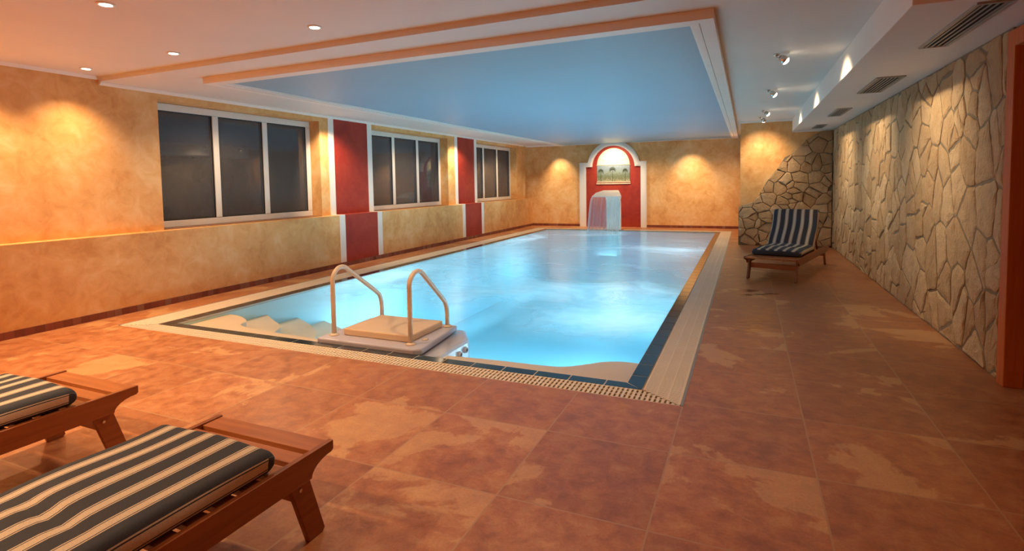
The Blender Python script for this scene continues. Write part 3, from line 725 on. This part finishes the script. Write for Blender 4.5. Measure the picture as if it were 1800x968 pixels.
# lilac counter-current unit standing in the pool, with board and two hand rails
cu = empty('pool_jet_unit', (-2.85, WY0, -D)); tag(cu, 'lilac plastic jet unit built into the near pool edge, under board and rails', 'pool unit')
def C_(x, y, z): return (x+2.85, y-WY0, z+D)
hs = MB(); hs.prism([(-.46, .004), (.50, .004), (.55, .05), (.47, .75), (-.42, .80), (-.46, .7)], 1.330, D+.030, 'z')
hs.build('top_deck', M['plinth'], cu, .012)
bd = MB(); bd.prism([(-.46, .004), (.56, .004), (.66, .16), (.66, .62), (.50, .86), (-.46, .86)], .002, D-.035, 'z')
bd.build('housing', M['plinth'], cu, .03)
for (x, y, z) in ((.66, .54, D-.11), (.66, .44, D-.12)):
    n_ = MB(); n_.tube([(x-.01, y, z), (x+.02, y, z)], [.028, .024], 16); nz = n_.build("jet_nozzle", M["plinth"], cu, 0, True)
    n_ = MB(); n_.tube([(x+.0195, y, z), (x+.022, y, z)], .014, 12); n_.build('nozzle_dark_disc', M['dark'], nz)  # black disc paints the shade inside the nozzle
MB().lathe([(.028, 0), (.028, .006), (.018, .010)], 16, (.44, .27, D+.030)).build('air_button', M['rail'], cu, 0, True)
bo = bx('hatch_board', M['hatch'], -3.145, -2.475, 3.575, 4.09, .0305, .088, None, .01)
tag(bo, 'flat cream board lying on the lilac deck between the two handrails', 'board')
for (x, ya, yb_, lab) in ((-3.225, 3.55, 4.21, 'left of the two cream tubular pool handrails, nearer the windows'), (-2.445, 3.545, 4.12, 'right of the two cream tubular pool handrails, nearer the pool centre')):
    rr = empty('pool_handrail', (x, ya, .0305)); tag(rr, lab, 'handrail', 'handrails beside the cream board')
    ln = yb_-ya; Rr = .115; zt = .59-Rr
    pts = [(0, 0, 0), (0, 0, .2), (0, 0, .36), (0, .002, .44)]
    for k in range(0, 13):
        a = PI-(PI-.72)*k/12; pts.append((0, Rr*1.0+Rr*math.cos(a), zt-.02+Rr*math.sin(a)))
    # straight descent then a bend to the rear post
    endp = (ln-.012, .20)
    y1_, z1_ = pts[-1][1], pts[-1][2]
    for k in range(1, 7): t = k/7; pts.append((0, y1_+(endp[0]-.03-y1_)*t, z1_+(endp[1]+.04-z1_)*t))
    pts += [(0, ln-.03, .225), (0, ln-.012, .18), (0, ln-.002, .14), (0, ln, .09), (0, ln, 0)]
    MB().tube(pts, .0195, 16).build('rail_tube', M['rail'], rr, 0, True)
    for yy in (0, ln):
        MB().lathe([(.042, 0), (.042, .006), (.028, .014), (.024, .016)], 20, (0, yy, 0)).build('floor_flange', M['rail'], rr, 0, True)

# swan-neck cascade at the far edge with its falling sheet
ca = empty('cascade_spout', (-3.3, 14.2, 0)); tag(ca, 'white swan neck cascade spout in front of the red arch', 'pool fountain')
prof = [(0.06, 0, .38), (0.06, .35, .38), (.05, .70, .38), (-.02, .95, .38), (-.13, 1.03, .40), (-.40, .985, .63), (-.56, .905, .78)]   # y, z, width
v = []; fcs = []
th = [.10, .10, .10, .10, .08, .05, .022]
cxs = [.05, .05, .05, .04, .02, .0, -.0]
for i, (y, z, wd) in enumerate(prof):
    nxt = prof[min(i+1, len(prof)-1)]; prv = prof[max(i-1, 0)]
    d = Vector((nxt[0]-prv[0], nxt[1]-prv[1])).normalized(); n_ = Vector((d.y, -d.x))
    for sx_, sn in ((-1, 1), (1, 1), (1, -1), (-1, -1)):
        v.append((cxs[i]+sx_*wd/2, y+n_.x*sn*th[i]/2, z+n_.y*sn*th[i]/2))
for i in range(len(prof)-1):
    for k in range(4): k2 = (k+1) % 4; fcs.append([4*i+k, 4*i+k2, 4*i+4+k2, 4*i+4+k])
fcs += [[0, 1, 2, 3], [4*len(prof)-4+k for k in range(4)]]
mb = MB(); mb.v = v; mb.f = fcs; mb.build('spout_body', M['white_trim'], ca, .006)
MB().box(-.20, .30, -.03, .15, 0, .012).build('base_plate', M['chrome'], ca)
ws = MB(); n1, n2 = 16, 14; ws.uv = []
for i in range(n1+1):
    t = i/n1; y = -.56-.42*t; z = .892-.905*t*t*.92-.905*.08*t
    for j in range(n2+1):
        s_ = j/n2; wdt = .78+.02*t
        ws.v.append((-wdt/2+wdt*s_, y+.02*math.sin(s_*PI), z)); ws.uv.append((s_, t))
for i in range(n1):
    for j in range(n2): a = i*(n2+1)+j; ws.f.append([a, a+1, a+n2+2, a+n2+1])
so = ws.build('water_sheet', M['fall'], None, 0, True, (-3.3, 14.2, 0)); so['kind'] = 'stuff'
tag(so, 'translucent curtain of water falling from the white spout into the pool', 'water')

# ------------------------------------------------------------------ arch on the back wall
def arcpts(cx, cz, r, a0, a1, n=28): return [(cx+r*math.cos(a0+(a1-a0)*k/n), cz+r*math.sin(a0+(a1-a0)*k/n)) for k in range(n+1)]
acx, acz = -3.485, 1.70
ar = MB()
outer = [(-4.47, 0), (-4.47, 1.85), (acx-.735, 1.85)]+arcpts(acx, acz, .75, PI-.201, .201)+[(acx+.735, 1.85), (-2.55, 1.85), (-2.55, 0)]
inner = [(-4.28, 0), (-4.28, 1.72), (acx-.61, 1.72)]+arcpts(acx, acz, .61, PI-.033, .033)+[(acx+.61, 1.72), (-2.71, 1.72), (-2.71, 0)]
def band(mb, A, B, y0, y1):
    # resample both outlines to equal counts by matching x-order segments
    def res(P, n):
        Ls = [0]
        for a, c in zip(P, P[1:]): Ls.append(Ls[-1]+math.dist(a, c))
        out = []
        for k in range(n):
            s_ = Ls[-1]*k/(n-1); i = 0
            while i < len(Ls)-2 and Ls[i+1] < s_: i += 1
            t = (s_-Ls[i])/max(1e-9, Ls[i+1]-Ls[i]); out.append((P[i][0]+t*(P[i+1][0]-P[i][0]), P[i][1]+t*(P[i+1][1]-P[i][1])))
        return out
    segA = [A[:2], A[1:3], A[2:-3]+[A[-3]], A[-3:-1], A[-2:]]
    segB = [B[:2], B[1:3], B[2:-3]+[B[-3]], B[-3:-1], B[-2:]]
    for a, c, n in zip(segA, segB, (2, 2, 60, 2, 2)):
        ra, rb = res(a, n), res(c, n)
        for k in range(n-1):
            b0 = len(mb.v)
            for yy in (y0, y1): mb.v += [(q[0], yy, q[1]) for q in (ra[k], ra[k+1], rb[k+1], rb[k])]
            mb.f += [[b0, b0+1, b0+2, b0+3], [b0+7, b0+6, b0+5, b0+4], [b0, b0+4, b0+5, b0+1], [b0+3, b0+2, b0+6, b0+7]]
band(ar, outer, inner, YB-.06, YB-.001)
arch_o = ar.build('arch_surround', M['white_trim']); tag(arch_o, 'white arched surround mounted on the far wall behind the cascade', 'wall arch')
def off_(P, d, c=(acx, 1.0)):
    return [(q[0]+(c[0]-q[0])/abs(c[0]-q[0])*d if abs(c[0]-q[0]) > .7 else q[0], q[1]) for q in P]
ln_ = MB()
o2 = [(-4.44, 0), (-4.44, 1.82), (acx-.71, 1.82)]+arcpts(acx, acz, .72, PI-.167, .167)+[(acx+.71, 1.82), (-2.58, 1.82), (-2.58, 0)]
i2 = [(-4.31, 0), (-4.31, 1.75), (acx-.64, 1.75)]+arcpts(acx, acz, .64, PI-.08, .08)+[(acx+.64, 1.75), (-2.68, 1.75), (-2.68, 0)]
band(ln_, o2, i2, YB-.072, YB-.058); ln_.build('raised_moulding', M['white_trim'], arch_o)
rp = MB(); rp.prism([(-4.28, .0), (-4.28, 1.73), (acx-.62, 1.73)]+arcpts(acx, acz, .62, PI-.05, .05)+[(acx+.62, 1.73), (-2.71, 1.73), (-2.71, .0)], YB-.012, YB-.001, 'y')
struct(rp.build('trim_12', M['red']))
mu = empty('painted_window', (acx, YB-.012, 1.25)); tag(mu, 'painted mock window with pale fan light above a grey green palm landscape', 'mural')
def MU(mb, n_, m_, bev=0): o = mb.build(n_, m_, mu, bev); o.location = (-acx, -(YB-.012), -1.25); return o
MU(MB().prism([(acx-.47, 1.30), (acx+.47, 1.30), (acx+.47, 1.76), (acx-.47, 1.76)], YB-.022, YB-.012, 'y'), 'landscape_panel', M['mural'])
MU(MB().prism(arcpts(acx, 1.775, .465, PI, 0), YB-.022, YB-.012, 'y'), 'fan_light', M['lunette'])
fb = MB()
for k in range(1, 8):
    a = PI*k/8; d = Vector((math.cos(a), math.sin(a))); n_ = Vector((-d.y, d.x))*.005
    p0 = Vector((acx, 1.775))+d*.13; p1 = Vector((acx, 1.775))+d*.46
    fb.prism([(p0.x+n_.x, p0.y+n_.y), (p1.x+n_.x, p1.y+n_.y), (p1.x-n_.x, p1.y-n_.y), (p0.x-n_.x, p0.y-n_.y)], YB-.0245, YB-.022, 'y')
for r in (.13, .30):
    A = arcpts(acx, 1.775, r+.005, 0, PI); B = arcpts(acx, 1.775, r-.005, PI, 0)
    for k in range(28): fb.prism([A[k], A[k+1], B[27-k], B[28-k]], YB-.0245, YB-.022, 'y')
MU(fb, 'fan_bars', M['lead'])
MU(MB().box(acx-.49, acx+.49, YB-.030, YB-.012, 1.758, 1.775), 'transom', M['lead'])
MU(MB().box(acx-.49, acx+.49, YB-.034, YB-.012, 1.22, 1.255).box(acx-.48, acx+.48, YB-.028, YB-.012, 1.275, 1.30), 'painted_sill', M['sill'])
pm = MB()
for (px_, hz, s_) in ((acx-.36, 1.60, .09), (acx-.02, 1.64, .11), (acx+.34, 1.60, .09)):
    pm.prism([(px_-.008, 1.30), (px_+.008, 1.30), (px_+.005, hz), (px_-.005, hz)], YB-.026, YB-.022, 'y')
    for k in range(9):
        a = -.5+k*(PI+1.0)/8; d = Vector((math.cos(a), math.sin(a))); n_ = Vector((-d.y, d.x))
        q0 = Vector((px_, hz)); q1 = q0+d*s_*.6+n_*.012; q2 = q0+d*s_+Vector((0, -.03)); q3 = q0+d*s_*.6-n_*.012
        pm.prism([tuple(q0), tuple(q3), tuple(q2), tuple(q1)], YB-.026-.0003*k, YB-.022, 'y')
MU(pm, 'palm_trees', M['palm'])

# ------------------------------------------------------------------ ceiling lamps
def downlight(x, y, z, label, P=P_DOWN, color=WARM, ang=112):
    root = empty('recessed_downlight', (x, y, z)); tag(root, label, 'ceiling light', 'recessed downlights over the near deck')
    MB().lathe([(.035, -.002), (.035, -.008), (.047, -.008), (.052, -.003), (.052, 0)], 28).build('trim_ring', M['white_trim'], root, 0, True)
    MB().lathe([(.0345, -.0085), (.0345, -.003)], 24).build('lens', M['lens'], root)
    spot('lamp', (x, y, z-.015), (x, y, 0), P, ang, color, 1.0, .03, root)
    return root
downlight(-5.795, 3.17, ZN, 'small round downlight nearest the left wall, by the ceiling step', P_DOWN*1.5)
downlight(-4.516, 3.153, ZN, 'small round downlight second from left wall along the ceiling step')
downlight(-2.90, 3.106, ZN, 'small round downlight farthest right along the ceiling step')
downlight(-3.69, 2.152, ZN, 'small round downlight cut near the top edge, nearest the camera')
for (x, y, p) in [(-5.8, 2.15, P_DOWN*1.5), (-1.3, 3.05, P_DOWN*1.2), (-5.8, 1.0, P_HIDDEN), (-3.6, .1, P_HIDDEN*3.1), (-2.3, -.9, P_HIDDEN*1.3), (-5.0, -1.2, P_HIDDEN*.8)]:
    spot('near_ceiling_lamp', (x, y, ZN-.02), (x, y, 0), p, 125, WARM, .6, .04)

# track of bracket spots on the right ceiling
def bracket(x, y, target, label, p=P_SPOT, ang=94):
    root = empty('bracket_spotlight', (x, y, ZC)); tag(root, label, 'spotlight', 'bracket spotlights under the right ceiling')
    MB().lathe([(.028, 0), (.028, -.010), (.012, -.016)], 20).build('ceiling_plate', M['chrome'], root, 0, True)
    MB().tube([(0, 0, -.01), (.0, 0, -.03), (.05, 0, -.045)], .006, 10).build('arm', M['chrome'], root, 0, True)
    d = (Vector(target)-Vector((x+.06, y, ZC-.055))).normalized()
    c = Vector((.06, 0, -.055))
    MB().tube([c-d*.045, c-d*.03, c+d*.0, c+d*.02], [.012, .026, .036, .038], 20).build('lamp_head', M['chrome'], root, 0, True)
    MB().tube([c+d*.0195, c+d*.026, c+d*.036, c+d*.042], [.034, .033, .024, .010], 20).build('lens', M['lens'], root)
    spot('lamp', Vector((x, y, ZC))+c+d*.046, target, p, ang, SPOTC, 1.0, .02, root)
bracket(.237, 5.463, (1.48, 5.6, 1.32), 'nearest bracket spotlight, aimed at the stone wall')
bracket(.238, 7.591, (1.48, 7.8, 1.32), 'second bracket spotlight from the camera, aimed at the stone wall')
bracket(.234, 9.803, (1.48, 9.95, 1.32), 'third bracket spotlight, small, just before the last one')
bracket(.214, 10.854, (.27, 11.55, 1.55), 'farthest bracket spotlight, lighting the ochre corner block', 62, 90)

# wall washers near the far and left wall
for (x, p, dy, tz, an) in ((-5.05, P_WASH*.75, .50, 1.05, 76), (-3.47, P_WASH*.9, .66, 1.5, 104), (-1.36, P_WASH*.65, .66, 1.05, 76)):
    spot('far_wall_lamp', (x, YB-dy, ZBL-.03), (x, YB-.02, tz), p, an, SPOTC, 1.0, .03)
for (x, y, ty, p) in ((-5.66, 6.35, 6.95, 125), (-5.66, 10.45, 11.02, 125)):
    spot('left_wall_lamp', (x, y, ZC-.03), (-6.14, ty, 1.35), p, 74, SPOTC, .9, .03)

# ------------------------------------------------------------------ ceiling vents
def vent(y0, y1, x0, x1, label, nsl):
    root = empty('air_vent', ((x0+x1)/2, (y0+y1)/2, ZS)); tag(root, label, 'air vent', 'air vents under the boxed ceiling duct')
    hw, hl = (x1-x0)/2, (y1-y0)/2; t = .022
    f_ = MB(); f_.box(-hw, hw, -hl, -hl+t, -.012, 0); f_.box(-hw, hw, hl-t, hl, -.012, 0); f_.box(-hw, -hw+t, -hl+t, hl-t, -.012, 0); f_.box(hw-t, hw, -hl+t, hl-t, -.012, 0)
    f_.build('vent_frame', M['duct'], root, .002)
    MB().box(-hw+t, hw-t, -hl+t, hl-t, -.002, 0).build('backing', M['dark'], root)  # black sheet paints the shade between the slats, the duct is solid
    for k in range(nsl):
        x = -hw+t+(2*(hw-t))*(k+.5)/nsl
        s_ = MB(); s_.box(x-.0055, x+.0055, -hl+t, hl-t, -.010, -.007); s_.build('slat', M['duct'], root)
vent(3.56, 4.60, 1.08, 1.25, 'largest air vent, nearest the door under the duct box', 4)
vent(5.78, 6.74, 1.06, 1.28, 'second nearest air vent on the underside of the duct box', 6)
vent(8.10, 9.00, 1.06, 1.23, 'third air vent along the underside of the duct box', 5)
vent(10.35, 11.02, 1.06, 1.22, 'farthest air vent, close to the stone corner block', 5)

# ------------------------------------------------------------------ loungers
SL_T = .31
def cushion_mesh(path, width, thick, seed, taper_end=True, waves=1.0):
    # path: list of (y, z, nx, nz) centre line of the underside ; ring = rounded rectangle
    rnd = random.Random(seed)
    n = 56; ring = []; r = thick*.42; hw = width/2
    def rr(k):
        # perimeter param of rounded rectangle, start at bottom centre
        pass
    pts = []
    def arc(cx, cz, a0, a1, m): return [(cx+r*math.cos(a0+(a1-a0)*i/m), cz+r*math.sin(a0+(a1-a0)*i/m)) for i in range(m+1)]
    nb = 18
    pts += [(-hw+r+(2*hw-2*r)*i/nb, 0) for i in range(nb)]
    pts += arc(hw-r, r, -PI/2, 0, 4)[:-1]; pts += arc(hw-r, thick-r, 0, PI/2, 5)
    pts += [(hw-r-(2*hw-2*r)*i/nb, thick) for i in range(1, nb)]
    pts += arc(-hw+r, thick-r, PI/2, PI, 5)[:-1]; pts += arc(-hw+r, r, PI, 1.5*PI, 4)[:-1]
    m = len(pts)
    # arc coordinate measured from the middle of the top so the stripes sit centred
    ac = [0]
    for i in range(1, m): ac.append(ac[-1]+math.dist(pts[i-1], pts[i]))
    topmid = next(i for i in range(m) if pts[i][1] >= thick-1e-6 and pts[i][0] <= 1e-6)
    uo = ac[topmid]-pts[topmid][0]*-1
    mb = MB(); mb.uv = []
    K = len(path)
    S = [0]
    for i in range(1, K): S.append(S[-1]+math.dist(path[i-1][:2], path[i][:2]))
    tot = S[-1]
    for i, (y, z, ny, nz) in enumerate(path):
        de = min(S[i], tot-S[i]); k_ = 1.0
        R_ = .038
        if de < R_: k_ = math.sqrt(max(0, 1-(1-de/R_)**2))
        sy = .955+.045*k_; sz = .35+.65*k_
        for j, (a, c) in enumerate(pts):
            cz = (c-thick*.42)*sz+thick*.42
            if c > thick*.6:
                wv = .005*waves*math.sin(S[i]*9+a*7+seed)*math.cos(S[i]*5-a*11)
                crs = -.012*waves*math.exp(-((S[i]-.52-.08*a)/.03)**2)*(.5+.5*math.cos(a*12))
                cz += (wv+crs+.010*(1-(a/hw)**2))*k_
            lat = .007*waves*math.sin(S[i]*11+seed)*(1 if c > thick*.6 else .2)*k_
            mb.v.append((a*sy+lat, y+ny*cz, z+nz*cz))
            mb.uv.append((ac[j]-uo, 1.0 if (de < .006 or (de < .04 and c < thick*.72)) else 0.0))
    for i in range(K-1):
        for j in range(m): j2 = (j+1) % m; mb.f.append([i*m+j, i*m+j2, (i+1)*m+j2, (i+1)*m+j])
    mb.f.append([j for j in range(m)][::-1]); mb.f.append([(K-1)*m+j for j in range(m)])
    return mb
def lounger(name, label, back_deg, seed, split=1.12, T=.340, hwid=.31, BL=.60):
    root = empty(name); tag(root, label, 'sun lounger', 'wooden sun loungers with striped cushions')
    rt_, dep, LN = .022, .095, 1.98
    for s_ in (-1, 1):
        x0, x1 = (-hwid, -hwid+rt_) if s_ < 0 else (hwid-rt_, hwid)
        tip = [(0, T), (0, T-.034), (-.010, T-.042)]
        for k in range(1, 7): a = k/6*PI/2; tip.append((-.010-.105*math.sin(a)*.98, T-.042-(dep-.042)*(1-math.cos(a))))
        pr_ = tip+[(-LN+.1, T-dep), (-LN+.04, T-dep+.02), (-LN, T-.04), (-LN, T)]
        MB().prism(pr_, x0, x1, 'x').build('side_rail', M['wood'], root, .003)
    # legs: front pair leans towards the foot end, rear pair towards the head
    xin = hwid-rt_
    for s_ in (-1, 1):
        for (ya, yb_, yc, yd) in ((-.215, -.125, -.035, -.115), (-LN+.13, -LN+.215, -LN+.115, -LN+.04)):
            xa = s_*(xin-.024); xb = s_*(xin-.001)
            top = T-.03
            lg = MB().prism([(ya, top), (yb_, top), (yc, .012), (yc-.012, 0), (yd, 0)], min(xa, xb), max(xa, xb), 'x').build('leg', M['wood'], root, .003)
            MB().tube([(s_*(xin+.0025), (ya+yb_)/2+.02, T-.125), (s_*(xin-.002), (ya+yb_)/2+.02, T-.125)], .007, 10).build('bolt', M['chrome'], lg)
    MB().box(-xin+.024, xin-.024, -.172, -.150, T-.16, T-.095).build('cross_brace', M['woodx'], root, .002)
    MB().box(-xin+.024, xin-.024, -LN+.15, -LN+.172, T-.16, T-.095).build('cross_brace', M['woodx'], root, .002)
    # slats
    zt = T-.006; y = -.004
    wds = [.090]+[.066]*30
    yy = []
    for wd in wds:
        if y-wd < -LN+.02: break
        yy.append((y, wd)); y -= wd+.028
    for (y, wd) in yy:
        if back_deg and y-wd < -split: continue
        MB().box(-xin, xin, y-wd, y, zt-.02, zt).build('slat', M['woodx'], root, .002)
    if back_deg:
        A = math.radians(back_deg); h0 = Vector((-split, zt-.004)); d = Vector((-math.cos(A), math.sin(A))); nn_ = Vector((math.sin(A), math.cos(A)))
        for s_ in (-1, 1):
            xx = s_*(xin-.035); mb = MB()
            q = [h0, h0+d*BL, h0+d*BL-nn_*.035, h0-nn_*.035]
            mb.prism([tuple(t) for t in q], min(xx, xx+s_*.022), max(xx, xx+s_*.022), 'x'); mb.build('backrest_rail', M['wood'], root, .003)
            p0 = h0+d*.38-nn_*.02; mb = MB(); mb.prism([(p0.x, p0.y), (p0.x-.03, p0.y), (-split-.50, T-.09), (-split-.46, T-.09)], min(xx-s_*.03, xx-s_*.008), max(xx-s_*.03, xx-s_*.008), 'x'); mb.build('prop', M['wood'], root)
        k = .03
        while k < BL-.06:
            a = h0+d*k; c = h0+d*(k+.06)
            mb = MB(); mb.prism([tuple(a), tuple(c), tuple(c+nn_*.016), tuple(a+nn_*.016)], -xin+.013, xin-.013, 'x'); mb.build('backrest_slat', M['woodx'], root, .002); k += .082
    # cushion
    path = []; y0 = -.245; step = .01
    y = y0
    zc0 = zt+.002
    end = -split+.02 if back_deg else -LN+.12
    cnt = 0
    while y > end:
        path.append((y, zc0, 0, 1)); de = y0-y; y -= .004 if de < .05 else .025
    if back_deg:
        # fold
        for k in range(1, 8):
            a = A*k/8; path.append((end-.012*k*math.cos(a)*.6, zc0+.004*k*math.sin(a), math.sin(a), math.cos(a)))
        b0 = h0+nn_*.018; L0 = .02
        s_ = .02
        while s_ < BL+.03:
            q = b0+d*s_; path.append((q.x, q.y, nn_.x, nn_.y)); s_ += .025 if s_ < BL-.04 else .005
    else:
        while y > end-.05: path.append((y, zc0, 0, 1)); y -= .005
    cm = cushion_mesh(path, 2*(hwid-rt_)-.002, .080, seed); co = cm.build('cushion', M['cloth'], root, 0, True)
    return root
l1 = lounger('sun_lounger', 'sun lounger in the near left corner, closest to the camera', 0, 1)
l1.location = (-1.744, 1.553, 0)
l2 = copy_tree(l1); l2.location = (-3.045, 1.641, 0); l2['label'] = 'sun lounger behind the closest one, cut by the left picture edge'
l3 = lounger('sun_lounger', 'lone sun lounger with raised backrest beside the stone wall', 56, 4, 1.10, .298, .318, .60)
l3.location = (.275, 7.50, 0); l3.rotation_euler = (0, 0, PI-math.radians(16.5))
